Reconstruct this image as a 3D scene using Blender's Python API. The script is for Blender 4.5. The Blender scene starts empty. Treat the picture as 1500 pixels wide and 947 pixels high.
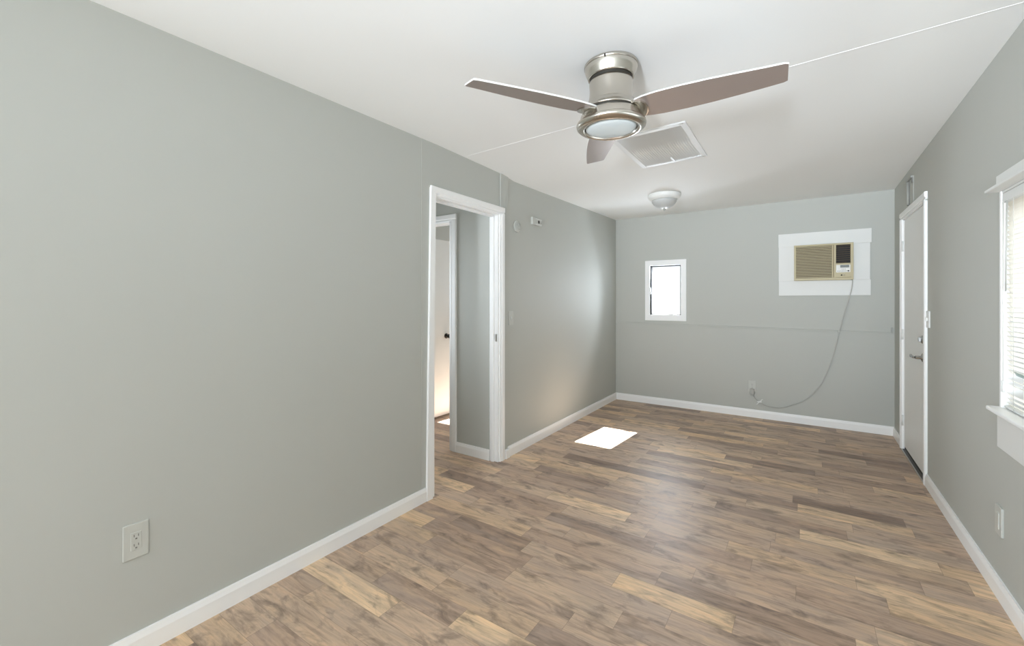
import bpy, bmesh, math, random
from mathutils import Vector, Matrix
random.seed(7)
S = bpy.context.scene
COL = S.collection

# ------------------------------------------------------------------ camera
YAW = math.radians(34.208)
cam_d = bpy.data.cameras.new('camera')
cam_d.sensor_fit = 'HORIZONTAL'
cam_d.sensor_width = 36.0
cam_d.lens = 36.0 * 634.0 / 1500.0
cam_d.shift_x = 0.0
cam_d.shift_y = -33.0 / 1500.0
cam_d.clip_start = 0.02
cam = bpy.data.objects.new('camera', cam_d)
COL.objects.link(cam)
cam.location = (0, 0, 1.32)
cam.rotation_euler = (math.radians(90), 0, YAW)
S.camera = cam

# ------------------------------------------------------------------ sky, sun, daylight at the windows, added fill lamps, exposure
SKY = 1.4
SUN = 75.0
P_FRONT, P_RL, P_RR, P_RW, P_SW, P_BW, P_UP, P_HW = 78, 54, 4, 19, 15, 20, 56, 6
W = bpy.data.worlds.new('sky')
S.world = W
W.use_nodes = True
bg = W.node_tree.nodes['Background']
bg.inputs[0].default_value = (0.90, 0.96, 1.0, 1)
bg.inputs[1].default_value = SKY

sun_d = bpy.data.lights.new('sun', 'SUN')
sun_d.energy = SUN
sun_d.angle = math.radians(0.53)
sun_d.color = (0.95, 0.98, 1.0)
sun = bpy.data.objects.new('sun', sun_d)
COL.objects.link(sun)
sun.rotation_euler = Vector((-0.09, -1.14, -1.0)).to_track_quat('-Z', 'Y').to_euler()

def area(name, loc, direction, sx, sy, power, color=(1, 1, 1), spread=180):
    d = bpy.data.lights.new(name, 'AREA')
    d.shape = 'RECTANGLE'; d.size = sx; d.size_y = sy
    d.energy = power; d.color = color; d.spread = math.radians(spread)
    o = bpy.data.objects.new(name, d)
    COL.objects.link(o)
    o.location = loc
    o.rotation_euler = Vector(direction).to_track_quat('-Z', 'Y').to_euler()
    return o
area('daylight_front_window', (-1.25, -4.44, 1.05), (0.1, 1, 0.12), 1.5, 1.9, P_FRONT, (0.87, 0.96, 1.06))
area('ceiling_fill_lamp', (0.0, -4.44, 0.85), (0.1, 8.9, 3.0), 0.6, 0.8, P_UP, (0.87, 0.96, 1.06), 55)  # added narrow lamp aimed up to lift the far ceiling
area('hall_fill_lamp', (-3.64, 2.35, 1.4), (1, 0.13, 0), 0.7, 0.95, P_HW, (0.87, 0.96, 1.06), 95)  # added lamp, brightens the hall and the right wall through the doorway
area('rear_right_fill_lamp', (0.76, -2.2, 0.9), (-1, 0.1, 0.05), 1.9, 1.1, P_RR, (0.87, 0.96, 1.06))  # added lamp out of view, fills the left wall
area('rear_left_fill_lamp', (-2.06, -1.25, 0.9), (1, 0.15, 0.05), 1.9, 1.1, P_RL, (0.87, 0.96, 1.06))  # added lamp out of view, fills the right wall
area('daylight_right_window', (1.15, 1.925, 1.25), (-1, 0, 0), 2.1, 1.3, P_RW, (0.87, 0.96, 1.06))
area('daylight_small_window', (-1.465, 5.632, 1.45), (0, -1, -0.12), 0.35, 0.59, P_SW, (0.87, 0.96, 1.06))
area('daylight_bedroom_window', (-2.83, 5.70, 1.6), (0, -1, 0), 0.64, 0.75, P_BW, (0.87, 0.96, 1.06))

VS = S.view_settings
S.display_settings.display_device = 'sRGB'
VS.view_transform = 'Standard'
VS.look = 'None'
VS.exposure = 0.05
VS.gamma = 1.0
VS.use_curve_mapping = False
S.cycles.max_bounces = 12
S.cycles.diffuse_bounces = 8
S.cycles.transparent_max_bounces = 16
S.cycles.caustics_reflective = False
S.cycles.caustics_refractive = False
S.cycles.sample_clamp_indirect = 6.0

# ------------------------------------------------------------------ materials
def lin(r, g, b):
    f = lambda c: (c / 255 / 12.92) if c / 255 <= 0.04045 else ((c / 255 + 0.055) / 1.055) ** 2.4
    return (f(r), f(g), f(b), 1)

def mat(name, col, rough=0.5, metal=0.0, spec=0.5, noise=0.0, nscale=40.0, bump=0.0):
    m = bpy.data.materials.new(name); m.use_nodes = True
    nt = m.node_tree; b = nt.nodes['Principled BSDF']
    b.inputs['Base Color'].default_value = col
    b.inputs['Roughness'].default_value = rough
    b.inputs['Metallic'].default_value = metal
    b.inputs['Specular IOR Level'].default_value = spec
    tc = nt.nodes.new('ShaderNodeTexCoord')
    nz = nt.nodes.new('ShaderNodeTexNoise'); nz.inputs['Scale'].default_value = nscale
    nz.inputs['Detail'].default_value = 3
    nt.links.new(tc.outputs['Object'], nz.inputs['Vector'])
    if noise > 0:
        hs = nt.nodes.new('ShaderNodeHueSaturation'); hs.inputs['Color'].default_value = col
        mr = nt.nodes.new('ShaderNodeMapRange')
        mr.inputs['To Min'].default_value = 1 - noise; mr.inputs['To Max'].default_value = 1 + noise
        nt.links.new(nz.outputs['Fac'], mr.inputs['Value'])
        nt.links.new(mr.outputs['Result'], hs.inputs['Value'])
        nt.links.new(hs.outputs['Color'], b.inputs['Base Color'])
    if bump > 0:
        bp = nt.nodes.new('ShaderNodeBump'); bp.inputs['Strength'].default_value = bump
        bp.inputs['Distance'].default_value = 0.002
        nt.links.new(nz.outputs['Fac'], bp.inputs['Height'])
        nt.links.new(bp.outputs['Normal'], b.inputs['Normal'])
    return m

M = {}
M['wall'] = mat('sage_grey_paint', (0.500, 0.512, 0.478, 1), 0.6, spec=0.3, noise=0.012, nscale=3, bump=0.03)
M['ceiling'] = mat('white_ceiling_paint', (0.89, 0.90, 0.89, 1), 0.7, spec=0.3, noise=0.008, nscale=2, bump=0.03)
M['trim'] = mat('white_gloss_trim', (0.93, 0.935, 0.93, 1), 0.38, noise=0.01, nscale=8)
M['door'] = mat('white_door_paint', (0.87, 0.88, 0.87, 1), 0.4, noise=0.01, nscale=4)
M['board'] = mat('white_board_paint', (0.76, 0.77, 0.75, 1), 0.5, noise=0.01, nscale=4)
M['plate'] = mat('off_white_plastic', (0.545, 0.555, 0.515, 1), 0.4, noise=0.005)
M['whiteplate'] = mat('white_plastic', (0.80, 0.81, 0.79, 1), 0.35, noise=0.005)
M['dark'] = mat('dark_void', (0.02, 0.02, 0.02, 1), 0.7, noise=0.1)
M['slot'] = mat('socket_slot', (0.17, 0.165, 0.15, 1), 0.7, noise=0.05)
M['shadowgap'] = mat('black_gap_shade', (0.03, 0.027, 0.02, 1), 0.7, noise=0.1)  # near-black colour stands in for the shade inside gaps and grooves
M['alu'] = mat('aluminium', (0.6, 0.59, 0.56, 1), 0.35, 1.0, noise=0.02)
M['chrome'] = mat('satin_chrome', (0.42, 0.42, 0.41, 1), 0.25, 1.0, noise=0.02)
M['bronze'] = mat('dark_bronze', (0.04, 0.035, 0.03, 1), 0.35, 0.8, noise=0.05)
M['winframe'] = mat('dark_window_frame', (0.035, 0.035, 0.033, 1), 0.6, 0.0, noise=0.2, nscale=30)
M['tan'] = mat('aged_tan_plastic', (0.50, 0.435, 0.265, 1), 0.45, noise=0.03, nscale=10)
M['tandark'] = mat('tan_grille_shadow', (0.15, 0.105, 0.055, 1), 0.7, noise=0.05)
M['panelwhite'] = mat('control_panel_white', (0.75, 0.74, 0.70, 1), 0.4, noise=0.01)
M['display'] = mat('grey_display', (0.14, 0.16, 0.15, 1), 0.2, noise=0.1)
M['bcord'] = mat('blind_cord', (0.7, 0.69, 0.64, 1), 0.6, noise=0.02)
M['cord'] = mat('pale_grey_cord', (0.46, 0.46, 0.43, 1), 0.5, noise=0.02)
M['plug'] = mat('grey_plug', (0.42, 0.42, 0.39, 1), 0.5, noise=0.02)
M['gritgrey'] = mat('painted_metal', (0.40, 0.41, 0.38, 1), 0.5, noise=0.05)
M['chime'] = mat('chime_grey', (0.22, 0.22, 0.205, 1), 0.6, noise=0.05)
M['ventwhite'] = mat('vent_white', (0.80, 0.81, 0.81, 1), 0.45, noise=0.01)
M['ventdark'] = mat('vent_filter', (0.78, 0.79, 0.79, 1), 0.8, noise=0.08)
M['shade'] = mat('frosted_white_glass', (0.52, 0.53, 0.52, 1), 0.35, noise=0.01)
M['woodtan'] = mat('tan_wood', (0.62, 0.44, 0.22, 1), 0.5, noise=0.08, nscale=20)
M['blade'] = mat('brushed_silver_blade', (0.36, 0.305, 0.275, 1), 0.42, 0.5, noise=0.03, nscale=12)
M['bladeedge'] = mat('silver_edge', (0.85, 0.85, 0.83, 1), 0.4, 0.2, noise=0.01)

def nickel():
    m = mat('brushed_nickel', (0.60, 0.565, 0.505, 1), 0.24, 1.0)
    nt = m.node_tree; b = nt.nodes['Principled BSDF']
    tc = nt.nodes.new('ShaderNodeTexCoord'); mp = nt.nodes.new('ShaderNodeMapping')
    mp.inputs['Scale'].default_value = (6, 6, 900)
    nz = nt.nodes.new('ShaderNodeTexNoise'); nz.inputs['Scale'].default_value = 1.0
    mr = nt.nodes.new('ShaderNodeMapRange'); mr.inputs['To Min'].default_value = 0.17; mr.inputs['To Max'].default_value = 0.30
    nt.links.new(tc.outputs['Object'], mp.inputs[0]); nt.links.new(mp.outputs[0], nz.inputs['Vector'])
    nt.links.new(nz.outputs['Fac'], mr.inputs['Value']); nt.links.new(mr.outputs['Result'], b.inputs['Roughness'])
    b.inputs['Anisotropic'].default_value = 0.5
    return m
M['nickel'] = nickel()

def lens():
    m = mat('frosted_lens', (0.66, 0.73, 0.75, 1), 0.6, noise=0.005)
    m.node_tree.nodes['Principled BSDF'].inputs['Specular IOR Level'].default_value = 0.25
    return m
M['lens'] = lens()

def glass():
    m = bpy.data.materials.new('window_glass'); m.use_nodes = True
    nt = m.node_tree; nt.nodes.clear()
    out = nt.nodes.new('ShaderNodeOutputMaterial'); mx = nt.nodes.new('ShaderNodeMixShader')
    tr = nt.nodes.new('ShaderNodeBsdfTransparent'); gl = nt.nodes.new('ShaderNodeBsdfGlossy')
    fr = nt.nodes.new('ShaderNodeFresnel'); fr.inputs[0].default_value = 1.3
    gl.inputs['Roughness'].default_value = 0.02
    nt.links.new(fr.outputs[0], mx.inputs[0]); nt.links.new(tr.outputs[0], mx.inputs[1])
    nt.links.new(gl.outputs[0], mx.inputs[2]); nt.links.new(mx.outputs[0], out.inputs[0])
    return m
M['glass'] = glass()

def slat_mat(name, col):
    m = bpy.data.materials.new(name); m.use_nodes = True
    nt = m.node_tree; nt.nodes.clear()
    out = nt.nodes.new('ShaderNodeOutputMaterial'); mx = nt.nodes.new('ShaderNodeMixShader')
    df = nt.nodes.new('ShaderNodeBsdfDiffuse'); tl = nt.nodes.new('ShaderNodeBsdfTranslucent')
    nz = nt.nodes.new('ShaderNodeTexNoise'); hs = nt.nodes.new('ShaderNodeHueSaturation')
    hs.inputs['Color'].default_value = col
    mr = nt.nodes.new('ShaderNodeMapRange'); mr.inputs['To Min'].default_value = 0.97; mr.inputs['To Max'].default_value = 1.03
    nt.links.new(nz.outputs['Fac'], mr.inputs['Value']); nt.links.new(mr.outputs['Result'], hs.inputs['Value'])
    nt.links.new(hs.outputs['Color'], df.inputs[0]); nt.links.new(hs.outputs['Color'], tl.inputs[0])
    mx.inputs[0].default_value = 0.5
    nt.links.new(df.outputs[0], mx.inputs[1]); nt.links.new(tl.outputs[0], mx.inputs[2]); nt.links.new(mx.outputs[0], out.inputs[0])
    return m
M['slat'] = slat_mat('cream_vinyl_slat', (0.92, 0.895, 0.82, 1))
M['slatblue'] = slat_mat('grey_green_vinyl_slat', (0.42, 0.50, 0.49, 1))

def floor_mat():
    m = bpy.data.materials.new('wood_plank_laminate'); m.use_nodes = True
    nt = m.node_tree; N = nt.nodes; L = nt.links; b = N['Principled BSDF']
    def math_(op, a, b_=None, clamp=False):
        n = N.new('ShaderNodeMath'); n.operation = op; n.use_clamp = clamp
        for i, v in enumerate((a, b_)):
            if v is None: continue
            if isinstance(v, (int, float)): n.inputs[i].default_value = v
            else: L.new(v, n.inputs[i])
        return n.outputs[0]
    def comb(x, y, z=0.0):
        c = N.new('ShaderNodeCombineXYZ')
        for i, v in enumerate((x, y, z)):
            if isinstance(v, (int, float)): c.inputs[i].default_value = v
            else: L.new(v, c.inputs[i])
        return c.outputs[0]
    def white(v, dims='2D'):
        w = N.new('ShaderNodeTexWhiteNoise'); w.noise_dimensions = dims
        L.new(v, w.inputs['Vector']); return w.outputs
    def noise(v, scale, detail=4, rough=0.6, dist=0.0):
        n = N.new('ShaderNodeTexNoise'); n.inputs['Scale'].default_value = scale
        n.inputs['Detail'].default_value = detail; n.inputs['Roughness'].default_value = rough
        n.inputs['Distortion'].default_value = dist
        L.new(v, n.inputs['Vector']); return n.outputs['Fac']
    def ramp(v, pts):
        r = N.new('ShaderNodeValToRGB'); e = r.color_ramp.elements
        while len(e) < len(pts): e.new(0.5)
        for el, (p, c) in zip(e, pts): el.position = p; el.color = c
        L.new(v, r.inputs[0]); return r.outputs[0]
    def mix(fac, a, b_, mode='MIX'):
        x = N.new('ShaderNodeMix'); x.data_type = 'RGBA'; x.blend_type = mode
        for sock, v in ((x.inputs[0], fac), (x.inputs[6], a), (x.inputs[7], b_)):
            if isinstance(v, (int, float)): sock.default_value = v
            elif isinstance(v, tuple): sock.default_value = v
            else: L.new(v, sock)
        return x.outputs[2]
    tc = N.new('ShaderNodeTexCoord'); sp = N.new('ShaderNodeSeparateXYZ')
    L.new(tc.outputs['Object'], sp.inputs[0]); X, Y = sp.outputs[0], sp.outputs[1]
    PW = 0.1215
    yr = math_('DIVIDE', math_('ADD', Y, 10.0 - 0.0), PW)
    row = math_('FLOOR', yr); fy = math_('FRACT', yr)
    rnd = white(comb(row, 3.7))
    ln = math_('ADD', 0.48, math_('MULTIPLY', rnd[0], 0.34))
    off = math_('MULTIPLY', white(comb(row, 9.1))[0], 5.0)
    xr = math_('DIVIDE', math_('ADD', math_('ADD', X, 20.0), off), ln)
    cid = math_('FLOOR', xr); fx = math_('FRACT', xr)
    pid = white(comb(row, cid))
    r1 = pid[0]
    sep = N.new('ShaderNodeSeparateColor'); L.new(pid[1], sep.inputs[0])
    r2, r3 = sep.outputs[1], sep.outputs[2]
    # every plank has its own tone
    tone = ramp(r1, [(0.0, lin(118, 102, 92)), (0.18, lin(149, 131, 117)), (0.38, lin(164, 146, 130)),
                     (0.58, lin(174, 156, 137)), (0.74, lin(154, 136, 121)), (0.88, lin(187, 165, 137)), (1.0, lin(194, 174, 148))])
    # plank-local grain coordinates
    gx = math_('ADD', X, math_('MULTIPLY', r2, 30.0)); gy = math_('ADD', Y, math_('MULTIPLY', r3, 30.0))
    v_long = comb(math_('MULTIPLY', gx, 2.8), math_('MULTIPLY', gy, 19.0))
    v_fine = comb(math_('MULTIPLY', gx, 5.0), math_('MULTIPLY', gy, 120.0))
    v_blot = comb(math_('MULTIPLY', gx, 5.5), math_('MULTIPLY', gy, 13.0))
    g1 = noise(v_long, 1.0, 6, 0.68, 1.4); g2 = noise(v_fine, 1.0, 3, 0.6, 0.2); g3 = noise(v_blot, 1.0, 5, 0.62, 0.6)
    c = mix(1.0, tone, ramp(g1, [(0.30, (0.60, 0.585, 0.58, 1)), (0.5, (1.0, 1.0, 1.0, 1)), (0.70, (1.24, 1.20, 1.14, 1))]), 'MULTIPLY')
    c = mix(1.0, c, ramp(g2, [(0.3, (0.86, 0.85, 0.84, 1)), (0.6, (1.05, 1.05, 1.05, 1))]), 'MULTIPLY')
    gz = ramp(noise(comb(math_('MULTIPLY', gx, 1.6), math_('MULTIPLY', gy, 5.0), 8.0), 1.0, 4, 0.6, 0.8), [(0.45, (0, 0, 0, 1)), (0.68, (1, 1, 1, 1))])
    c = mix(math_('MULTIPLY', gz, 0.42), c, lin(146, 136, 130))
    dark = ramp(g3, [(0.51, (0, 0, 0, 1)), (0.68, (1, 1, 1, 1))])
    c = mix(math_('MULTIPLY', dark, 0.68), c, lin(88, 78, 73))
    pale = ramp(noise(comb(math_('MULTIPLY', gx, 3.0), math_('MULTIPLY', gy, 9.0), 4.0), 1.0, 4), [(0.56, (0, 0, 0, 1)), (0.75, (1, 1, 1, 1))])
    c = mix(math_('MULTIPLY', pale, 0.45), c, lin(200, 172, 140))
    # knots
    vo = N.new('ShaderNodeTexVoronoi'); vo.inputs['Scale'].default_value = 1.0
    L.new(comb(math_('MULTIPLY', gx, 2.6), math_('MULTIPLY', gy, 5.2)), vo.inputs['Vector'])
    kn = ramp(vo.outputs['Distance'], [(0.03, (1, 1, 1, 1)), (0.10, (0, 0, 0, 1))])
    c = mix(math_('MULTIPLY', kn, 0.55), c, lin(72, 62, 56))
    # fine joints
    ey = math_('MULTIPLY', math_('MINIMUM', fy, math_('SUBTRACT', 1.0, fy)), PW)
    ex = math_('MULTIPLY', math_('MINIMUM', fx, math_('SUBTRACT', 1.0, fx)), ln)
    ed = math_('MINIMUM', ey, ex)
    jt = math_('SUBTRACT', 1.0, math_('DIVIDE', ed, 0.0016), True)
    c = mix(math_('MULTIPLY', jt, 0.5), c, lin(70, 60, 54))
    c = mix(1.0, c, (1.46, 1.385, 1.315, 1), 'MULTIPLY')
    L.new(c, b.inputs['Base Color'])
    rr = N.new('ShaderNodeMapRange'); rr.inputs['To Min'].default_value = 0.34; rr.inputs['To Max'].default_value = 0.50
    L.new(g1, rr.inputs['Value']); L.new(rr.outputs['Result'], b.inputs['Roughness'])
    b.inputs['Specular IOR Level'].default_value = 0.32
    bp = N.new('ShaderNodeBump'); bp.inputs['Strength'].default_value = 0.12; bp.inputs['Distance'].default_value = 0.001
    L.new(math_('SUBTRACT', g2, math_('MULTIPLY', jt, 1.5)), bp.inputs['Height']); L.new(bp.outputs['Normal'], b.inputs['Normal'])
    return m
M['floor'] = floor_mat()

# ------------------------------------------------------------------ mesh helpers
ID = lambda a, b, c: (a, b, c)
WL0, WLK = -2.052, -0.0104            # left wall line: x = WL0 + WLK * y
LW = lambda s, o, z: (WL0 + WLK * s + o, s, z)        # along wall, out of wall, up
RX, BY, HY = 0.712, 5.58, 2.85
RW = lambda s, o, z: (RX - o, s, z)
BW = lambda x, o, z: (x, BY - o, z)
HW = lambda x, o, z: (x, HY - o, z)
LP = [(-4.6, 2.36), (0.43, 2.362), (2.15, 2.378), (2.9, 2.366), (3.1, 2.346), (3.5, 2.352), (5.8, 2.402)]
RP = [(-4.6, 2.435), (2.5, 2.435), (5.8, 2.402)]
def interp(P, y):
    for (a, za), (b, zb) in zip(P, P[1:]):
        if y <= b: return za + (zb - za) * max(0, (y - a)) / (b - a)
    return P[-1][1]
def zc(x, y):
    t = (x + 2.1) / 2.81
    t = max(0, min(1, t))
    return interp(LP, y) * (1 - t) + interp(RP, y) * t
CE = lambda x, y, o: (x, y, zc(x, y) - o)

class MB:
    def __init__(self): self.bm = bmesh.new()
    def _merge(self, t, mp):
        vm = {v: self.bm.verts.new(mp(*v.co)) for v in t.verts}
        for f in t.faces:
            try: nf = self.bm.faces.new([vm[v] for v in f.verts]); nf.smooth = f.smooth
            except ValueError: pass
        t.free()
    def box(self, a, b, mp=ID, bevel=0.0, seg=2):
        t = bmesh.new(); bmesh.ops.create_cube(t, size=1.0)
        for v in t.verts:
            v.co = Vector([a[i] + (b[i] - a[i]) * (v.co[i] + 0.5) for i in range(3)])
        if bevel > 0:
            bmesh.ops.bevel(t, geom=list(t.edges), offset=bevel, segments=seg, affect='EDGES', profile=0.5)
        self._merge(t, mp); return self
    def quadbox(self, bottom4, top4, mp=ID):
        t = bmesh.new()
        b = [t.verts.new(p) for p in bottom4]; u = [t.verts.new(p) for p in top4]
        t.faces.new(b[::-1]); t.faces.new(u)
        for i in range(4): t.faces.new([b[i], b[(i + 1) % 4], u[(i + 1) % 4], u[i]])
        self._merge(t, mp); return self
    def prism(self, prof, t0, t1, axis, mp=ID):
        """closed 2D profile swept along one of the three axes (0,1,2); profile fills the other two in order"""
        t = bmesh.new(); rings = []
        for q in (t0, t1):
            r = []
            for (u, v) in prof:
                p = [u, v]; p.insert(axis, q); r.append(t.verts.new(p))
            rings.append(r)
        n = len(prof)
        t.faces.new(rings[0]); t.faces.new(rings[1][::-1])
        for i in range(n): t.faces.new([rings[0][i], rings[0][(i + 1) % n], rings[1][(i + 1) % n], rings[1][i]])
        self._merge(t, mp); return self
    def lathe(self, prof, c=(0, 0, 0), seg=48, mp=None, smooth=True):
        """prof: list of (r, h); turned round the third axis"""
        t = bmesh.new(); rings = []
        for (r, h) in prof:
            if r < 1e-6: rings.append([t.verts.new((c[0], c[1], c[2] + h))])
            else: rings.append([t.verts.new((c[0] + r * math.cos(2 * math.pi * i / seg), c[1] + r * math.sin(2 * math.pi * i / seg), c[2] + h)) for i in range(seg)])
        for A, B in zip(rings, rings[1:]):
            for i in range(seg):
                j = (i + 1) % seg
                if len(A) == 1 and len(B) == 1: continue
                if len(A) == 1: f = t.faces.new([A[0], B[j], B[i]])
                elif len(B) == 1: f = t.faces.new([A[i], A[j], B[0]])
                else: f = t.faces.new([A[i], A[j], B[j], B[i]])
                f.smooth = smooth
        for Rr in (rings[0], rings[-1]):
            if len(Rr) > 1: t.faces.new(Rr)
        self._merge(t, mp or ID); return self
    def tube(self, pts, r, seg=10, mp=ID, sub=6):
        P = [Vector(p) for p in pts]
        if sub > 1 and len(P) > 2:
            Q = []
            for i in range(len(P) - 1):
                p0 = P[max(i - 1, 0)]; p1 = P[i]; p2 = P[i + 1]; p3 = P[min(i + 2, len(P) - 1)]
                for k in range(sub):
                    u = k / sub
                    Q.append(0.5 * ((2 * p1) + (-p0 + p2) * u + (2 * p0 - 5 * p1 + 4 * p2 - p3) * u * u + (-p0 + 3 * p1 - 3 * p2 + p3) * u ** 3))
            Q.append(P[-1]); P = Q
        t = bmesh.new(); rings = []
        up = Vector((0.31, 0.9, 0.27)).normalized()
        for i, p in enumerate(P):
            d = (P[min(i + 1, len(P) - 1)] - P[max(i - 1, 0)]).normalized()
            a = d.cross(up).normalized(); b = d.cross(a)
            rr = r(i / (len(P) - 1)) if callable(r) else r
            rings.append([t.verts.new(p + (a * math.cos(2 * math.pi * k / seg) + b * math.sin(2 * math.pi * k / seg)) * rr) for k in range(seg)])
        for A, B in zip(rings, rings[1:]):
            for i in range(seg):
                f = t.faces.new([A[i], A[(i + 1) % seg], B[(i + 1) % seg], B[i]]); f.smooth = True
        t.faces.new(rings[0]); t.faces.new(rings[-1])
        self._merge(t, mp); return self
    def build(self, name, m, parent=None, label=None):
        bmesh.ops.recalc_face_normals(self.bm, faces=list(self.bm.faces))
        org = Vector((0, 0, 0)); q = parent
        while q is not None: org += q.location; q = q.parent
        if parent is not None:
            for v in self.bm.verts: v.co -= org
        me = bpy.data.meshes.new(name); self.bm.to_mesh(me); self.bm.free()
        me.materials.append(M[m])
        o = bpy.data.objects.new(name, me); COL.objects.link(o)
        if parent is not None: o.parent = parent
        if label: o['label'] = label
        return o

def tag(o, label, cat, group=None, kind=None):
    o['label'] = label; o['category'] = cat
    if group: o['group'] = group
    if kind: o['kind'] = kind
    return o
def thing(name, label, cat, loc, group=None, kind=None):
    o = bpy.data.objects.new(name, None); COL.objects.link(o)
    o.empty_display_size = 0.1; o.location = loc
    return tag(o, label, cat, group, kind)
def struct(o, label, cat): return tag(o, label, cat, kind='structure')

# ================================================================== THE SETTING
YF, YB, XL = -4.5, 5.58, -3.7         # wall behind the camera, far wall, far side of the bedroom
fl = MB().box((XL - 0.1, YF - 0.1, -0.06), (RX + 0.1, YB + 0.1, 0.0)).build('floor', 'floor')
struct(fl, 'floor of grey brown wood look planks running across the room', 'floor')

t = bmesh.new()
xs = [XL - 0.1, -2.1, -1.2, -0.4, 0.3, 0.71, 0.83]
ys = [YF - 0.1, -1.5, 0.43, 1.3, 2.15, 2.5, 2.9, 3.1, 3.5, 4.6, 5.7]
lo = [[t.verts.new((x, y, zc(x, y))) for y in ys] for x in xs]
hi = [[t.verts.new((x, y, 2.56)) for y in ys] for x in xs]
for i in range(len(xs) - 1):
    for j in range(len(ys) - 1):
        f = t.faces.new([lo[i][j], lo[i][j + 1], lo[i + 1][j + 1], lo[i + 1][j]]); f.smooth = True
        t.faces.new([hi[i][j], hi[i + 1][j], hi[i + 1][j + 1], hi[i][j + 1]])
b = MB(); b.bm.free(); b.bm = t
struct(b.build('ceiling', 'ceiling'), 'white ceiling with faint panel seams', 'ceiling')

b = MB()
GS0, GS1, GZ0, GZ1 = -2.25, -0.25, 0.3, 1.5
b.box((YF, -0.085, 0), (GS0, 0, 2.5), LW); b.box((GS1, -0.085, 0), (2.105, 0, 2.5), LW)
b.box((GS0, -0.085, 0), (GS1, 0, GZ0), LW); b.box((GS0, -0.085, GZ1), (GS1, 0, 2.5), LW)
b.box((2.105, -0.085, 2.03), (2.865, 0, 2.5), LW)
b.box((2.865, -0.085, 0), (YB, 0, 2.5), LW)
b.box((2.00, 0.0, 0.09), (2.10, 0.0012, 2.5), LW)                 # flat seam strip beside the doorway
struct(b.build('wall_left', 'wall'), 'long sage grey wall with a doorway', 'wall')

# right wall with door and window openings
b = MB()
DR0, DR1, DRZ = 4.265, 5.125, 2.04
WR0, WR1, WRZ0, WRZ1 = 1.05, 2.80, 0.845, 1.80
b.box((DR1, -0.12, 0), (YB, 0, 2.5), RW)
b.box((DR0, -0.12, DRZ), (DR1, 0, 2.5), RW)
b.box((WR1, -0.12, 0), (DR0, 0, 2.5), RW)
b.box((WR0, -0.12, 0), (WR1, 0, WRZ0), RW)
b.box((WR0, -0.12, WRZ1), (WR1, 0, 2.5), RW)
GS2, GS3 = -3.2, -1.2
b.box((YF, -0.12, 0), (GS2, 0, 2.5), RW); b.box((GS3, -0.12, 0), (WR0, 0, 2.5), RW)
b.box((GS2, -0.12, 0), (GS3, 0, GZ0), RW); b.box((GS2, -0.12, GZ1), (GS3, 0, 2.5), RW)
struct(b.build('wall_right', 'wall'), 'sage grey wall with the white door and the blinds', 'wall')

# far wall with the little window
b = MB()
WX0, WX1, WZ0, WZ1 = -1.657, -1.272, 1.135, 1.765
T = -0.11
x0 = WL0 + WLK * YB
b.box((x0, T, 0), (WX0, 0, 2.5), BW)
b.box((WX1, T, 0), (RX, 0, 2.5), BW)
b.box((WX0, T, 0), (WX1, 0, WZ0), BW)
b.box((WX0, T, WZ1), (WX1, 0, 2.5), BW)
struct(b.build('wall_back', 'wall'), 'far sage grey wall with the small window and air conditioner', 'wall')

# wall behind the camera with a wide window
b = MB()
FX0, FX1, FZ0, FZ1 = -1.98, 0.55, 0.08, 2.02
FW = lambda x, o, z: (x, YF + o, z)
b.box((-2.1, -0.12, 0), (FX0, 0, 2.5), FW)
b.box((FX1, -0.12, 0), (RX, 0, 2.5), FW)
b.box((FX0, -0.12, 0), (FX1, 0, FZ0), FW)
b.box((FX0, -0.12, FZ1), (FX1, 0, 2.5), FW)
struct(b.build('wall_front', 'wall'), 'sage grey wall behind the camera with a wide window', 'wall')

# hall and bedroom beyond the left doorway
b = MB()
HX0, HX1 = -3.40, -2.59
b.box((HX1, -0.1, 0), (-2.165, 0, 2.5), HW)
b.box((HX0, -0.1, 2.02), (HX1, 0, 2.5), HW)
b.box((XL, -0.1, 0), (HX0, 0, 2.5), HW)
struct(b.build('wall_hall', 'wall'), 'grey hall wall seen through the left doorway', 'wall')
b = MB()
BX0, BX1, BZ0, BZ1 = -3.16, -2.5, 1.2, 1.98
b.box((XL, T, 0), (BX0, 0, 2.5), BW); b.box((BX1, T, 0), (-2.2, 0, 2.5), BW)
b.box((BX0, T, 0), (BX1, 0, BZ0), BW); b.box((BX0, T, BZ1), (BX1, 0, 2.5), BW)
struct(b.build('wall_bedroom_back', 'wall'), 'grey bedroom wall with a window beyond the hall', 'wall')
b = MB()
EW = lambda s, o, z: (XL + o, s, z)
b.box((YF, -0.1, 0), (2.0, 0, 2.5), EW); b.box((2.7, -0.1, 0), (YB + 0.1, 0, 2.5), EW)
b.box((2.0, -0.1, 0), (2.7, 0, 0.9), EW); b.box((2.0, -0.1, 1.9), (2.7, 0, 2.5), EW)
struct(b.build('wall_bedroom_left', 'wall'), 'grey outer wall of the hall and bedroom', 'wall')
b = MB(); b.box((XL, 1.7, 0), (-2.155, 1.8, 2.5))
struct(b.build('wall_hall_near', 'wall'), 'near grey wall of the hall', 'wall')

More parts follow.
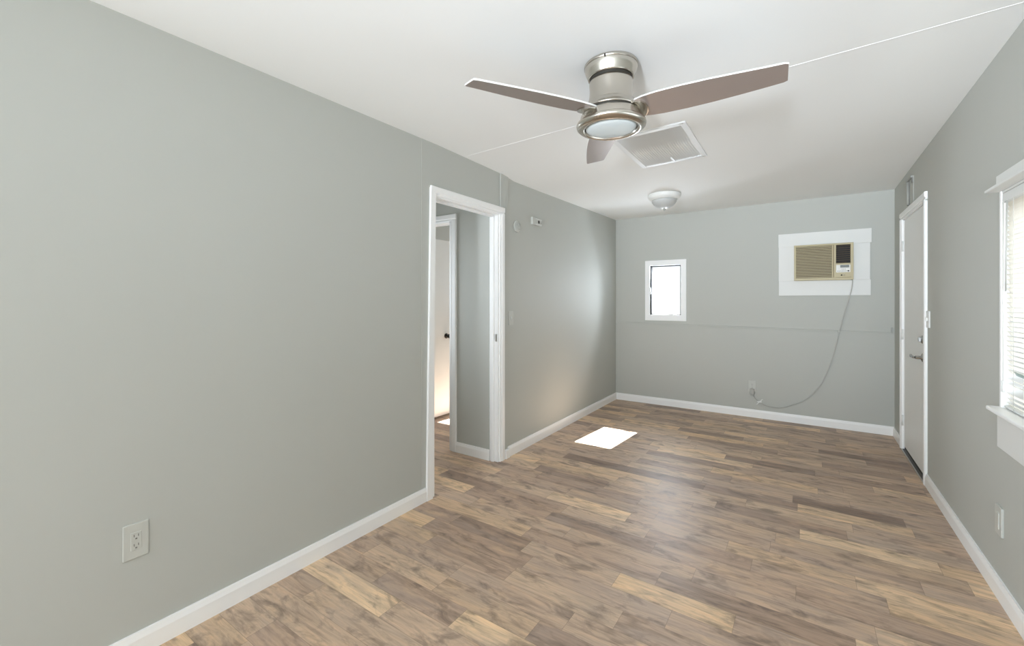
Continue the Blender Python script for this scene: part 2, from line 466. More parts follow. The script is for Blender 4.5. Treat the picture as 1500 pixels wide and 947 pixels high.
# baseboards
BP = [(0, 0.0), (0.014, 0.0), (0.014, 0.064), (0.0105, 0.078), (0.0085, 0.088), (0, 0.088)]
def base(name, s0, s1, mp, label):
    b = MB(); b.prism(BP, s0, s1, 0, mp)
    return struct(b.build(name, 'trim'), label, 'baseboard')
base('baseboard_left', YF, 2.048, LW, 'white baseboard along the near left wall up to the doorway')
b = MB(); b.prism(BP, 2.99, YB - 0.013, 0, LW); b.box((2.94, 0, 0), (3.0, 0.026, 0.075), LW, 0.004)
struct(b.build('baseboard_left', 'trim'), 'white baseboard along the left wall beyond the doorway', 'baseboard')
base('baseboard_back', WL0 + WLK * YB, RX, BW, 'white baseboard along the far wall')
base('baseboard_right', 5.19, YB - 0.013, RW, 'short white baseboard between the far corner and the door')
base('baseboard_right', YF, 4.20, RW, 'white baseboard along the right wall below the window')
base('baseboard_hall', -2.52, -2.155, HW, 'white baseboard inside the hall')

# chair rail on the far wall, slightly out of level, with its end tab
b = MB()
b.quadbox([(-2.11, 0, 1.026), (-2.11, 0.011, 1.026), (0.69, 0.011, 0.993), (0.69, 0, 0.993)],
          [(-2.11, 0, 1.040), (-2.11, 0.009, 1.038), (0.69, 0.009, 1.005), (0.69, 0, 1.007)], BW)
r = b.build('trim_1', 'wall')
struct(r, 'thin grey rail across the far wall below the window', 'trim')
MB().box((0.686, 0, 0.998), (0.699, 0.016, 1.055), BW, 0.002).build('end_tab', 'gritgrey', r)

# vertical batten past the doorway
b = MB(); b.box((2.885, 0.0, 0.088), (3.0, 0.008, 2.5), LW, 0.003)
struct(b.build('trim_2', 'wall'), 'grey batten running up beside the doorway casing', 'trim')

# ceiling panel seams
b = MB()
for k in range(8):
    xa, xb = -2.06 + k * 0.346, -2.06 + (k + 1) * 0.346
    ya, yb = 2.43 - 0.02 * k / 8, 2.43 - 0.02 * (k + 1) / 8
    b.quadbox([CE(xa, ya - 0.012, -0.01), CE(xb, yb - 0.012, -0.01), CE(xb, yb + 0.012, -0.01), CE(xa, ya + 0.012, -0.01)],
              [CE(xa, ya - 0.003, 0.0011), CE(xb, yb - 0.003, 0.0011), CE(xb, yb + 0.003, 0.0011), CE(xa, ya + 0.003, 0.0011)])
struct(b.build('trim_3', 'ceiling'), 'faint raised seam across the ceiling by the fan', 'trim')

# ------------------------------------------------------------------ doorway in the left wall (cased opening)
d1 = thing('door_1', 'white cased doorway in the left wall', 'doorway', LW(2.48, 0, 0), kind='structure')
def casing_prof(w, t=0.02):   # (across, out)
    return [(0, 0), (0, t * 0.55), (w * 0.12, t * 0.8), (w * 0.30, t * 0.62), (w * 0.42, t), (w * 0.92, t), (w, t * 0.75), (w, 0)]
b = MB()
b.quadbox([(2.036, 0, 0), (2.036, 0.018, 0), (2.088, 0.018, 0), (2.105, 0, 0)],
          [(2.074, 0, 2.075), (2.074, 0.018, 2.075), (2.118, 0.018, 2.075), (2.122, 0, 2.075)], LW)
b.build('side_casing', 'trim', d1)
b = MB(); b.prism([(2.868 + (u), v) for (u, v) in casing_prof(0.066)], 0.0, 2.03, 2, LW)
b.build('side_casing', 'trim', d1)
b = MB(); b.prism([(v, 2.025 + u) for (u, v) in casing_prof(0.063)], 2.078, 2.934, 0, LW)
b.build('head_casing', 'trim', d1)
b = MB()
b.box((2.855, -0.10, 0), (2.868, 0.004, 2.03), LW); b.box((2.835, -0.062, 0), (2.855, -0.03, 2.02), LW, 0.004)
b.build('jamb', 'trim', d1)
b = MB()
b.box((2.105, -0.10, 0), (2.118, 0.002, 2.03), LW)
b.build('jamb', 'trim', d1)
b = MB()
b.box((2.118, -0.10, 2.017), (2.855, 0.004, 2.03), LW); b.box((2.118, -0.062, 2.003), (2.855, -0.03, 2.017), LW, 0.003)
b.build('head_jamb', 'trim', d1)
for zz in (1.80, 1.0, 0.25):
    b = MB()
    b.box((2.118, -0.098, zz - 0.045), (2.121, -0.066, zz + 0.045), LW)
    for q in (-0.03, 0.0, 0.03):
        b.lathe([(0.0, -0.0135), (0.0065, -0.0135), (0.0065, 0.0135), (0.0, 0.0135)], (-2.17, 2.127, zz + q), 12)
    b.build('hinge', 'whiteplate', d1)
MB().box((2.8535, -0.024, 0.985), (2.855, -0.006, 1.045), LW).build('strike_plate', 'alu', d1)

# ------------------------------------------------------------------ bedroom door beyond the hall
d2 = thing('door_2', 'white bedroom door standing open beyond the hall', 'door', (-3.0, 2.9, 0), kind='structure')
MB().prism([(HX1 + 0.005 + u, v) for (u, v) in casing_prof(0.065, 0.017)], 0, 2.02, 2, HW).build('side_casing', 'trim', d2)
MB().prism([(HX0 - 0.005 - u, v) for (u, v) in casing_prof(0.065, 0.017)], 0, 2.02, 2, HW).build('side_casing', 'trim', d2)
MB().prism([(v, 2.015 + u) for (u, v) in casing_prof(0.062, 0.017)], HX0 - 0.07, HX1 + 0.07, 0, HW).build('head_casing', 'trim', d2)
b = MB()
b.box((HX1 - 0.012, -0.105, 0), (HX1, 0.003, 2.02), HW); b.box((HX0, -0.105, 0), (HX0 + 0.012, 0.003, 2.02), HW)
b.box((HX0, -0.105, 2.008), (HX1, 0.003, 2.02), HW)
b.box((HX1 - 0.024, -0.07, 0), (HX1 - 0.012, -0.04, 2.008), HW)
b.build('jamb', 'trim', d2)
leaf = MB().box((-3.445, 2.965, 0.018), (-3.41, 3.735, 2.005), ID, 0.002).build('door_leaf', 'door', d2)
b = MB()
KN = lambda a, b_, c: (-3.41 + c, 3.675 + a, 0.915 + b_)
b.lathe([(0, 0), (0.03, 0), (0.03, 0.006), (0.012, 0.010), (0.011, 0.035), (0.024, 0.042), (0.027, 0.055), (0.02, 0.066), (0, 0.068)], (0, 0, 0), 24, KN)
b.build('door_knob', 'bronze', leaf)

# ------------------------------------------------------------------ entrance door in the right wall
d3 = thing('door_3', 'white entrance door with a lever handle in the right wall', 'door', (RX, 4.7, 0), kind='structure')
MB().prism([(DR1 + u, v) for (u, v) in casing_prof(0.065, 0.018)], 0, DRZ, 2, RW).build('side_casing', 'trim', d3)
MB().prism([(DR0 - u, v) for (u, v) in casing_prof(0.065, 0.018)], 0, DRZ, 2, RW).build('side_casing', 'trim', d3)
MB().prism([(v, DRZ - 0.005 + u) for (u, v) in casing_prof(0.063, 0.018)], DR0 - 0.065, DR1 + 0.065, 0, RW).build('head_casing', 'trim', d3)
b = MB()
b.box((DR1 - 0.012, -0.12, 0), (DR1, 0.0, DRZ), RW); b.box((DR0, -0.12, 0), (DR0 + 0.012, 0.0, DRZ), RW)
b.box((DR0, -0.12, DRZ - 0.012), (DR1, 0, DRZ), RW)
b.build('jamb', 'trim', d3)
leaf = MB().box((DR0 + 0.014, -0.045, 0.034), (DR1 - 0.014, -0.004, DRZ - 0.014), RW, 0.002).build('door_leaf', 'door', d3)
b = MB()
b.box((DR0 + 0.012, -0.055, 0.012), (DR1 - 0.012, -0.008, 0.034), RW)
b.build('door_gap_shade', 'shadowgap', d3)  # black bar put in as the shade of the gap under the leaf
MB().prism([(-0.12, 0), (0.012, 0), (0.008, 0.006), (-0.01, 0.012), (-0.12, 0.012)], DR0 + 0.012, DR1 - 0.012, 0, RW).build('threshold', 'bronze', d3)
MB().box((DR0, 0.004, 0.0), (DR1, 0.016, 0.006), RW, 0.002).build('threshold_strip', 'alu', d3)
for zz in (1.80, 1.02, 0.26):
    b = MB(); b.lathe([(0, -0.045), (0.007, -0.045), (0.007, 0.045), (0, 0.045)], (RX - 0.006, DR1 - 0.012, zz), 12)
    b.build('hinge', 'whiteplate', d3)
RL = lambda a, b_, c: (RX + 0.004 - c, 4.352 + a, 0.897 + b_)
b = MB(); b.lathe([(0, 0), (0.033, 0), (0.033, 0.004), (0.028, 0.010), (0.013, 0.014), (0.012, 0.045), (0, 0.045)], (0, 0, 0), 28, RL)
b.tube([(0, 0, 0.046), (0.012, 0.001, 0.056), (0.045, 0.002, 0.058), (0.09, 0.0, 0.056), (0.118, 0.004, 0.052)], 0.0085, 12, RL)
b.build('lever_handle', 'chrome', leaf)
RD = lambda a, b_, c: (RX + 0.004 - c, 4.352 + a, 1.03 + b_)
b = MB(); b.lathe([(0, 0), (0.031, 0), (0.031, 0.005), (0.024, 0.013), (0, 0.013)], (0, 0, 0), 28, RD)
b.box((-0.006, -0.017, 0.012), (0.006, 0.017, 0.03), RD, 0.003)
b.build('deadbolt', 'chrome', leaf)

# ------------------------------------------------------------------ small window in the far wall
w1 = thing('window_1', 'small white framed window in the far wall', 'window', BW(-1.465, 0, WZ0), kind='structure')
b = MB()
ox0, ox1, oz0, oz1 = -1.714, -1.211, 1.066, 1.828
b.box((ox0, 0, oz0), (WX0 + 0.004, 0.014, oz1), BW, 0.002); b.box((WX1 - 0.004, 0, oz0), (ox1, 0.014, oz1), BW, 0.002)
b.box((WX0, 0, WZ1 - 0.004), (WX1, 0.014, oz1), BW, 0.002); b.box((WX0, 0, oz0), (WX1, 0.014, WZ0 + 0.004), BW, 0.002)
b.build('window_frame', 'trim', w1)
b = MB(); q = 0.017
b.box((WX0, -0.045, WZ0), (WX0 + q + 0.004, -0.012, WZ1), BW); b.box((WX1 - q, -0.045, WZ0), (WX1, -0.012, WZ1), BW)
b.box((WX0, -0.045, WZ1 - q), (WX1, -0.012, WZ1), BW); b.box((WX0, -0.045, WZ0), (WX1, -0.012, WZ0 + q * 0.8), BW)
b.build('sash', 'winframe', w1)
MB().box((WX0 + q, -0.034, WZ0 + 0.01), (WX1 - q, -0.030, WZ1 - q), BW).build('glass_pane', 'glass', w1)
b = MB(); b.box((WX0 - 0.002, -0.012, 1.40), (WX0 + 0.016, 0.006, 1.475), BW, 0.003); b.box((WX0 + 0.002, 0.004, 1.435), (WX0 + 0.012, 0.02, 1.49), BW, 0.003)
b.build('latch', 'alu', w1)
b = MB(); b.box((-1.43, -0.012, WZ0 + 0.002), (-1.36, 0.012, WZ0 + 0.018), BW, 0.003); b.tube([(-1.39, 0.01, WZ0 + 0.014), (-1.36, 0.018, WZ0 + 0.012), (-1.325, 0.02, WZ0 + 0.006)], 0.004, 8, BW)
b.build('crank', 'alu', w1)

# ------------------------------------------------------------------ window in the right wall
w2 = thing('window_2', 'white window in the right wall behind cream blinds', 'window', RW(1.9, 0, WRZ0), kind='structure')
b = MB()
b.box((WR0 - 0.01, 0, WRZ0 - 0.012), (WR1 + 0.004, 0.046, WRZ0 + 0.006), RW, 0.005)
b.box((WR0, -0.12, WRZ0 - 0.012), (WR1, 0.0, WRZ0 + 0.004), RW)
b.build('window_sill', 'trim', w2)
MB().box((WR0, 0, 0.675), (WR1 - 0.01, 0.014, WRZ0 - 0.012), RW, 0.002).build('apron', 'board', w2)
b = MB()
b.box((WR1 - 0.016, -0.12, WRZ0), (WR1, 0.004, WRZ1), RW); b.box((WR0, -0.12, WRZ0), (WR0 + 0.016, 0.004, WRZ1), RW)
b.build('side_jamb', 'trim', w2)
b = MB()
b.box((WR0 - 0.01, 0, WRZ1), (WR1 + 0.004, 0.05, WRZ1 + 0.012), RW, 0.003)
b.box((WR0, 0, WRZ1 + 0.012), (WR1 - 0.005, 0.016, WRZ1 + 0.07), RW, 0.003)
b.box((WR0, -0.12, WRZ1 - 0.01), (WR1, 0, WRZ1), RW)
b.build('head_trim', 'board', w2)
b = MB()
for (s0, s1, z0, z1) in ((WR0, WR1, WRZ0, WRZ0 + 0.04), (WR0, WR0 + 0.04, WRZ0, WRZ1), (WR1 - 0.045, WR1 - 0.016, WRZ0, WRZ1), ((WR0 + WR1) / 2 - 0.02, (WR0 + WR1) / 2 + 0.02, WRZ0, WRZ1)):
    b.box((s0, -0.115, z0), (s1, -0.08, z1), RW)
b.build('sash', 'trim', w2)
MB().box((WR0, -0.115, WRZ1 - 0.085), (WR1 - 0.016, -0.078, WRZ1 - 0.01), RW).build('top_rail', 'woodtan', w2, 'tan wood top rail')
MB().box((WR0 + 0.03, -0.1, WRZ0 + 0.03), (WR1 - 0.03, -0.097, WRZ1 - 0.07), RW).build('glass_pane', 'glass', w2)

def plain_window(name, label, mp, x0, x1, z0, z1):
    w = thing(name, label, 'window', mp((x0 + x1) / 2, 0, z0), kind='structure')
    b = MB()
    for (a0, a1, c0, c1) in ((x0 - 0.06, x0, z0 - 0.06, z1 + 0.06), (x1, x1 + 0.06, z0 - 0.06, z1 + 0.06), (x0, x1, z1, z1 + 0.06), (x0, x1, z0 - 0.06, z0)):
        b.box((a0, 0, c0), (a1, 0.014, c1), mp)
    b.build('window_frame', 'trim', w)
    b = MB(); q = 0.03
    for (a0, a1, c0, c1) in ((x0, x0 + q, z0, z1), (x1 - q, x1, z0, z1), (x0, x1, z1 - q, z1), (x0, x1, z0, z0 + q)):
        b.box((a0, -0.07, c0), (a1, -0.03, c1), mp)
    b.build('sash', 'trim', w)
    MB().box((x0 + q, -0.052, z0 + q), (x1 - q, -0.048, z1 - q), mp).build('glass_pane', 'glass', w)
plain_window('window_3', 'bedroom window beyond the hall', BW, BX0, BX1, BZ0, BZ1)
plain_window('window_4', 'wide window behind the camera', FW, FX0, FX1, FZ0, FZ1)
plain_window('added_window_7', 'added unseen window at the end of the hall', EW, 2.0, 2.7, 0.9, 1.9)  # made-up opening, put in for the hall fill lamp
plain_window('added_window_5', 'added left window behind the camera', LW, GS0, GS1, GZ0, GZ1)  # unseen, put in to throw light on the right wall
plain_window('added_window_6', 'added right window behind the camera', RW, GS2, GS3, GZ0, GZ1)  # unseen, put in to throw light on the left wall

# ================================================================== THINGS
# ------------------------------------------------------------------ ceiling fan
FC = (-0.745, 1.907)
zt = zc(*FC)
fan = thing('ceiling_fan', 'brushed nickel ceiling fan with three silver blades and a round light', 'ceiling fan', (FC[0], FC[1], zt))
def L_(prof, name, m, seg=72, parent=fan):
    return MB().lathe(prof, (FC[0], FC[1], 0), seg).build(name, m, parent)
b = MB()
b.lathe([(0, zt + 0.004), (0.116, zt + 0.004), (0.1215, zt - 0.004), (0.1215, zt - 0.013), (0.119, zt - 0.015), (0, zt - 0.015)], (FC[0], FC[1], 0), 96)
b.lathe([(0.1195, zt - 0.014), (0.1195, zt - 0.019), (0.114, zt - 0.036), (0.104, zt - 0.060), (0.1015, zt - 0.066)], (FC[0], FC[1], 0), 96)
b.build('canopy', 'nickel', fan)
L_([(0, zt - 0.066), (0.096, zt - 0.066), (0.096, zt - 0.071), (0, zt - 0.071)], 'canopy_seam', 'shadowgap')
L_([(0, 2.324), (0.0985, 2.324), (0.0985, 2.316), (0.0965, 2.29), (0.0975, 2.262), (0.103, 2.238), (0.106, 2.230), (0.106, 2.228), (0.108, 2.226), (0.112, 2.215), (0.121, 2.200), (0.127, 2.195), (0.1275, 2.190), (0, 2.190)], 'motor_housing', 'nickel')
L_([(0, 2.190), (0.1225, 2.190), (0.1225, 2.176), (0, 2.176)], 'housing_seam', 'shadowgap')
b = MB()
b.lathe([(0, 2.177), (0.129, 2.177), (0.1345, 2.174), (0.139, 2.164), (0.142, 2.148), (0.1435, 2.140), (0.1435, 2.137)], (FC[0], FC[1], 0), 96)
b.lathe([(0.1435, 2.140), (0.150, 2.139), (0.1555, 2.134), (0.1575, 2.127), (0.155, 2.119), (0.146, 2.111), (0.132, 2.1065), (0.123, 2.1055), (0.119, 2.110), (0.118, 2.122), (0, 2.122)], (FC[0], FC[1], 0), 96)
b.build('light_ring', 'nickel', fan)
L_([(0, 2.122), (0.1165, 2.118), (0.113, 2.112), (0.095, 2.106), (0.06, 2.1015), (0.03, 2.0998), (0, 2.0995)], 'light_lens', 'lens')
# a screw on the canopy rim
MB().box((FC[0] - 0.004, FC[1] - 0.125, zt - 0.02), (FC[0] + 0.004, FC[1] - 0.116, zt - 0.008), lambda x, y, z: (FC[0] + (x - FC[0]) * 0.9 - (y - FC[1]) * 0.17 * 0 + 0.02, FC[1] + (y - FC[1]) * 0.985, z), 0.001).build('canopy_screw', 'bronze', fan)

PITCH = math.radians(12.0)
def blade_map(ang):
    ca, sa = math.cos(ang), math.sin(ang)
    def f(u, v, w):     # u outward, v counter-clockwise, w up; counter-clockwise edge lower
        v2 = v * math.cos(PITCH) + w * math.sin(PITCH); w2 = -v * math.sin(PITCH) + w * math.cos(PITCH)
        return (FC[0] + u * ca - v2 * sa, FC[1] + u * sa + v2 * ca, 2.182 + w2)
    return f
def blade_outline():
    up = [(0.125, 0.062), (0.16, 0.072), (0.22, 0.079), (0.32, 0.081), (0.42, 0.078), (0.52, 0.071), (0.62, 0.062), (0.675, 0.056), (0.688, 0.050)]
    dn = [(0.691, -0.046), (0.68, -0.052), (0.62, -0.056), (0.52, -0.065), (0.42, -0.073), (0.32, -0.077), (0.22, -0.076), (0.16, -0.070), (0.125, -0.060)]
    return up + dn
for ang in (1.8, 119.1, 239.0):
    mp = blade_map(math.radians(ang))
    P = blade_outline()
    t = bmesh.new(); th = 0.0035; n = len(P)
    bo = [t.verts.new((u, v, -th)) for u, v in P]; to = [t.verts.new((u, v, th)) for u, v in P]
    t.faces.new(bo[::-1]); t.faces.new(to)
    bl = MB(); bl._merge(t, mp)
    bl = bl.build('blade', 'blade', fan)
    # pale edge band wrapped round the blade rim
    b = MB(); t = bmesh.new()
    cx = 0.42
    rings = []
    for (k, h) in ((1.0, -th), (1.006, -th * 0.4), (1.006, th * 0.4), (1.0, th)):
        rings.append([t.verts.new((cx + (u - cx) * (1 + (k - 1) * 0.5), v * (1 + (k - 1) * 2), h)) for u, v in P])
    for A, B_ in zip(rings, rings[1:]):
        for i in range(n): t.faces.new([A[i], A[(i + 1) % n], B_[(i + 1) % n], B_[i]])
    b._merge(t, mp); b.build('blade_edge', 'bladeedge', bl)
    # curved blade holder
    b = MB(); t = bmesh.new()
    H = [(0.10, -0.052), (0.128, -0.058), (0.15, -0.050), (0.165, -0.028), (0.170, 0.0), (0.165, 0.030), (0.150, 0.054), (0.128, 0.062), (0.10, 0.055)]
    lo_ = [t.verts.new((u, v, -0.011)) for u, v in H]; hi_ = [t.verts.new((u, v, -0.0036)) for u, v in H]
    t.faces.new(lo_[::-1]); t.faces.new(hi_)
    for i in range(len(H)): t.faces.new([lo_[i], lo_[(i + 1) % len(H)], hi_[(i + 1) % len(H)], hi_[i]])
    b._merge(t, mp); b.build('blade_holder', 'nickel', bl)

# ------------------------------------------------------------------ return air grille in the ceiling
vx0, vx1, vy0, vy1 = -1.075, -0.60, 2.74, 3.43
vent = thing('ceiling_vent', 'white louvered return air grille in the ceiling behind the fan', 'vent', CE((vx0 + vx1) / 2, (vy0 + vy1) / 2, 0))
b = MB(); q = 0.035
for (a0, a1, c0, c1) in ((vx0, vx0 + q, vy0, vy1), (vx1 - q, vx1, vy0, vy1), (vx0 + q, vx1 - q, vy0, vy0 + q), (vx0 + q, vx1 - q, vy1 - q, vy1)):
    b.box((a0, c0, -0.01), (a1, c1, 0.010), CE, 0.002)
b.build('vent_frame', 'ventwhite', vent)
MB().box((vx0 + q, vy0 + q, -0.006), (vx1 - q, vy1 - q, -0.002), CE).build('filter', 'ventdark', vent)
nl = 26
for k in range(nl):
    x = vx0 + q + (vx1 - vx0 - 2 * q) * (k + 0.5) / nl
    b = MB(); b.quadbox([(x - 0.007, vy0 + q, 0.009), (x - 0.006, vy0 + q, 0.010), (x - 0.006, vy1 - q, 0.010), (x - 0.007, vy1 - q, 0.009)],
                        [(x + 0.004, vy0 + q, 0.000), (x + 0.005, vy0 + q, 0.001), (x + 0.005, vy1 - q, 0.001), (x + 0.004, vy1 - q, 0.000)], CE)
    b.build('louver', 'ventwhite', vent)
MB().box((-0.83, vy1 - q - 0.10, 0.008), (-0.815, vy1 - q + 0.01, 0.0125), CE, 0.001).build('latch_tab', 'ventwhite', vent)
for (x, y) in ((vx1 - 0.02, vy1 - 0.015), (vx1 - 0.03, vy0 + 0.012)):
    MB().box((x - 0.012, y - 0.004, 0.009), (x + 0.012, y + 0.004, 0.014), CE, 0.002).build('clip', 'alu', vent)

# ------------------------------------------------------------------ flush dome light
DC = (-1.18, 4.455); dz = zc(*DC)
dome = thing('ceiling_light', 'white flush dome light on the ceiling near the far wall', 'ceiling light', (DC[0], DC[1], dz))
def D_(prof, name, m): return MB().lathe([(r_, dz - h) for r_, h in prof], (DC[0], DC[1], 0), 48).build(name, m, dome)
D_([(0, 0), (0.150, 0), (0.157, 0.006), (0.158, 0.020), (0.150, 0.040), (0.128, 0.058), (0.124, 0.060), (0, 0.060)], 'light_base', 'whiteplate')
D_([(0, 0.058), (0.122, 0.058), (0.117, 0.078), (0.104, 0.100), (0.082, 0.122), (0.052, 0.138), (0.02, 0.146), (0, 0.147)], 'glass_shade', 'shade')
D_([(0, 0.145), (0.012, 0.145), (0.015, 0.150), (0.011, 0.157), (0.006, 0.160), (0.007, 0.165), (0, 0.169)], 'finial', 'gritgrey')

# ------------------------------------------------------------------ mounting board and air conditioner
brd = thing('mounting_board', 'white painted board panel around the air conditioner on the far wall', 'board', BW(0.14, 0, 1.371))
MB().box((-0.252, 0, 1.90), (0.538, 0.016, 2.042), BW, 0.002).build('board_strip', 'board', brd)
MB().box((-0.248, 0, 1.373), (0.532, 0.016, 1.53), BW, 0.002).build('board_strip', 'board', brd)
MB().box((-0.250, 0, 1.53), (-0.095, 0.0145, 1.90), BW, 0.002).build('board_strip', 'board', brd)
MB().box((0.385, 0, 1.53), (0.527, 0.0145, 1.90), BW, 0.002).build('board_strip', 'board', brd)

ac = thing('air_conditioner', 'beige window air conditioner set in the white board on the far wall', 'air conditioner', BW(0.14, 0.016, 1.53))
AX0, AX1, AZ0, AZ1, AO = -0.108, 0.392, 1.530, 1.905, 0.072
AS = 0.232
b = MB(); b.box((-0.094, -0.25, 1.532), (0.384, 0.034, 1.898), BW, 0.004)
b.build('body', 'tan', ac)
# front fascia as a ring of bars round grille, outlet and control panel
b = MB(); zf = AO
def bar(x0, x1, z0, z1, o0=0.03, o1=zf): b.box((x0, o0, z0), (x1, o1, z1), BW, 0.003)
bar(AX0, AX1, AZ1 - 0.018, AZ1); bar(AX0, AX1, AZ0, AZ0 + 0.026)
bar(AX0, AX0 + 0.018, AZ0 + 0.022, AZ1 - 0.015)
bar(AS - 0.014, AS - 0.002, AZ0 + 0.022, AZ1 - 0.015); bar(AS + 0.001, AS + 0.020, AZ0 + 0.022, AZ1 - 0.015)
bar(AX1 - 0.024, AX1, AZ0 + 0.022, AZ1 - 0.015)
bar(AS + 0.015, AX1 - 0.02, 1.682, 1.700); bar(AS + 0.015, AX1 - 0.02, 1.556, 1.606)
b.build('front_panel', 'tan', ac)
MB().box((AS - 0.0025, 0.032, AZ0 + 0.01), (AS + 0.0015, zf - 0.004, AZ1 - 0.01), BW).build('panel_joint', 'tandark', ac)
# intake grille
MB().box((AX0 + 0.016, 0.036, AZ0 + 0.024), (AS - 0.012, 0.046, AZ1 - 0.016), BW).build('grille_back', 'tandark', ac)
nb = 20
for k in range(nb):
    z = AZ0 + 0.026 + (AZ1 - AZ0 - 0.044) * (k + 0.5) / nb
    MB().box((AX0 + 0.017, 0.046, z - 0.0034), (AS - 0.013, zf - 0.003, z + 0.0034), BW).build('grille_bar', 'tan', ac)
# air outlet
ov0, ov1, oz0, oz1 = AS + 0.020, AX1 - 0.024, 1.700, AZ1 - 0.018
MB().box((ov0, 0.034, oz0), (ov1, 0.04, oz1), BW).build('outlet_back', 'dark', ac)
for k in range(9):
    z = oz0 + (oz1 - oz0) * (k + 0.5) / 9
    MB().box((ov0, 0.052, z - 0.0016), (ov1, zf - 0.008, z + 0.0016), BW).build('outlet_vane', 'tandark', ac)
for k in range(5):
    x = ov0 + (ov1 - ov0) * (k + 0.7) / 5.4
    MB().box((x - 0.001, 0.042, oz0), (x + 0.001, 0.05, oz1), BW).build('outlet_fin', 'dark', ac)
MB().box((ov1 - 0.03, zf - 0.012, oz0 + 0.002), (ov1 - 0.004, zf - 0.003, oz0 + 0.014), BW, 0.001).build('vane_tab', 'dark', ac)
# control panel
cp = MB().box((AS + 0.018, 0.04, 1.604), (AX1 - 0.022, zf - 0.004, 1.684), BW, 0.001).build('control_panel', 'panelwhite', ac)
MB().box((AS + 0.054, zf - 0.005, 1.654), (AX1 - 0.034, zf - 0.0025, 1.680), BW, 0.001).build('display', 'display', cp)
for k in range(7):
    x = AS + 0.030 + k * 0.0125
    MB().box((x, zf - 0.005, 1.616), (x + 0.007, zf - 0.0025, 1.622), BW).build('button', 'display', cp)
MB().lathe([(0, 0), (0.0065, 0), (0.0065, 0.003), (0, 0.003)], (0, 0, 0), 16, lambda a, b_, c: BW(AX1 - 0.040 + a, zf - 0.005 + c, 1.620 + b_)).build('button', 'dark', cp)
for k in range(3):
    MB().box((AS + 0.066 + k * 0.013, zf - 0.005, 1.636), (AS + 0.072 + k * 0.013, zf - 0.0025, 1.641), BW).build('button', 'display', cp)
# maker's mark: a dark disc and two letters
MB().lathe([(0, 0), (0.0068, 0), (0.0068, 0.002), (0, 0.002)], (0, 0, 0), 20, lambda a, b_, c: BW(AS + 0.064 + a, zf - 0.001 + c, 1.578 + b_)).build('logo_disc', 'bronze', ac)
b = MB()
def seg_(x0, x1, z0, z1): b.box((AS + 0.075 + x0, zf - 0.001, 1.572 + z0), (AS + 0.075 + x1, zf + 0.001, 1.572 + z1), BW)
seg_(0, 0.0022, 0, 0.012); seg_(0.0022, 0.007, 0, 0.0022)
seg_(0.0095, 0.0117, 0, 0.012); seg_(0.0117, 0.0175, 0.0098, 0.012); seg_(0.0117, 0.0175, 0, 0.0022); seg_(0.0153, 0.0175, 0.0022, 0.0065); seg_(0.0137, 0.0175, 0.0055, 0.0072)
b.build('logo_letters', 'slot', ac)
MB().box((AX1 - 0.02, 0.036, AZ0 - 0.002), (AX1 - 0.004, 0.06, AZ0 + 0.012), BW, 0.002).build('cord_grommet', 'dark', ac)
cord = MB().tube([(0.384, 0.045, 1.535), (0.386, 0.040, 1.500), (0.379, 0.030, 1.43), (0.356, 0.022, 1.32), (0.330, 0.016, 1.21), (0.283, 0.018, 1.00), (0.250, 0.014, 0.83), (0.214, 0.012, 0.685), (0.185, 0.010, 0.585),
                  (0.142, 0.010, 0.463), (0.102, 0.010, 0.395), (0.052, 0.010, 0.323), (-0.02, 0.010, 0.25), (-0.10, 0.010, 0.203), (-0.19, 0.010, 0.158), (-0.26, 0.010, 0.140), (-0.33, 0.011, 0.142), (-0.39, 0.012, 0.158),
                  (-0.44, 0.013, 0.188), (-0.475, 0.014, 0.215), (-0.490, 0.018, 0.245), (-0.497, 0.022, 0.272)], 0.0045, 10, BW).build('power_cord', 'cord', ac)
b = MB(); b.box((-0.528, 0.010, 0.262), (-0.482, 0.040, 0.325), BW, 0.006); b.prism([(-0.52, 0.014), (-0.49, 0.014), (-0.49, 0.034), (-0.52, 0.034)], 0.245, 0.264, 2, BW)
b.build('plug', 'plug', cord)
b = MB(); b.box((-0.455, 0.006, 0.178), (-0.41, 0.022, 0.192), BW, 0.003); b.box((-0.44, 0.005, 0.150), (-0.43, 0.02, 0.215), lambda x, o, z: BW(x + (z - 0.18) * 0.9, o, z), 0.003)
b.build('cord_tie', 'whiteplate', cord)
clip = MB().box((0.268, 0.009, 0.988), (0.286, 0.030, 1.016), BW, 0.003).build('cord_clip', 'cord')
tag(clip, 'tiny pale clip holding the air conditioner cord at the rail', 'clip')

# ------------------------------------------------------------------ outlets and switches
def receptacle(par, mp, s, z, o=0.006, m='plate'):
    r = MB().box((s - 0.0165, o - 0.002, z - 0.033), (s + 0.0165, o + 0.0015, z + 0.033), mp, 0.002).build('receptacle', m, par)
    for dz_ in (0.017, -0.017):
        b = MB()
        b.box((s - 0.0075, o + 0.001, z + dz_ - 0.001), (s - 0.0052, o + 0.002, z + dz_ + 0.0075), mp)
        b.box((s + 0.0052, o + 0.001, z + dz_ - 0.001), (s + 0.0075, o + 0.002, z + dz_ + 0.0075), mp)
        b.box((s - 0.0028, o + 0.001, z + dz_ - 0.0105), (s + 0.0028, o + 0.002, z + dz_ - 0.0055), mp)
        b.build('socket', 'slot', r)
    return r
def wallplate(name, label, cat, mp, s, z, w, h, group=None, m='plate', th=0.006):
    t_ = thing(name, label, cat, mp(s, 0, z - h / 2), group)
    MB().box((s - w / 2, -0.001, z - h / 2), (s + w / 2, th, z + h / 2), mp, 0.003).build('cover_plate', m, t_)
    return t_
o1 = wallplate('wall_outlet', 'pale double outlet low on the near left wall', 'outlet', LW, 0.543, 0.430, 0.076, 0.130)
receptacle(o1, LW, 0.543, 0.430)
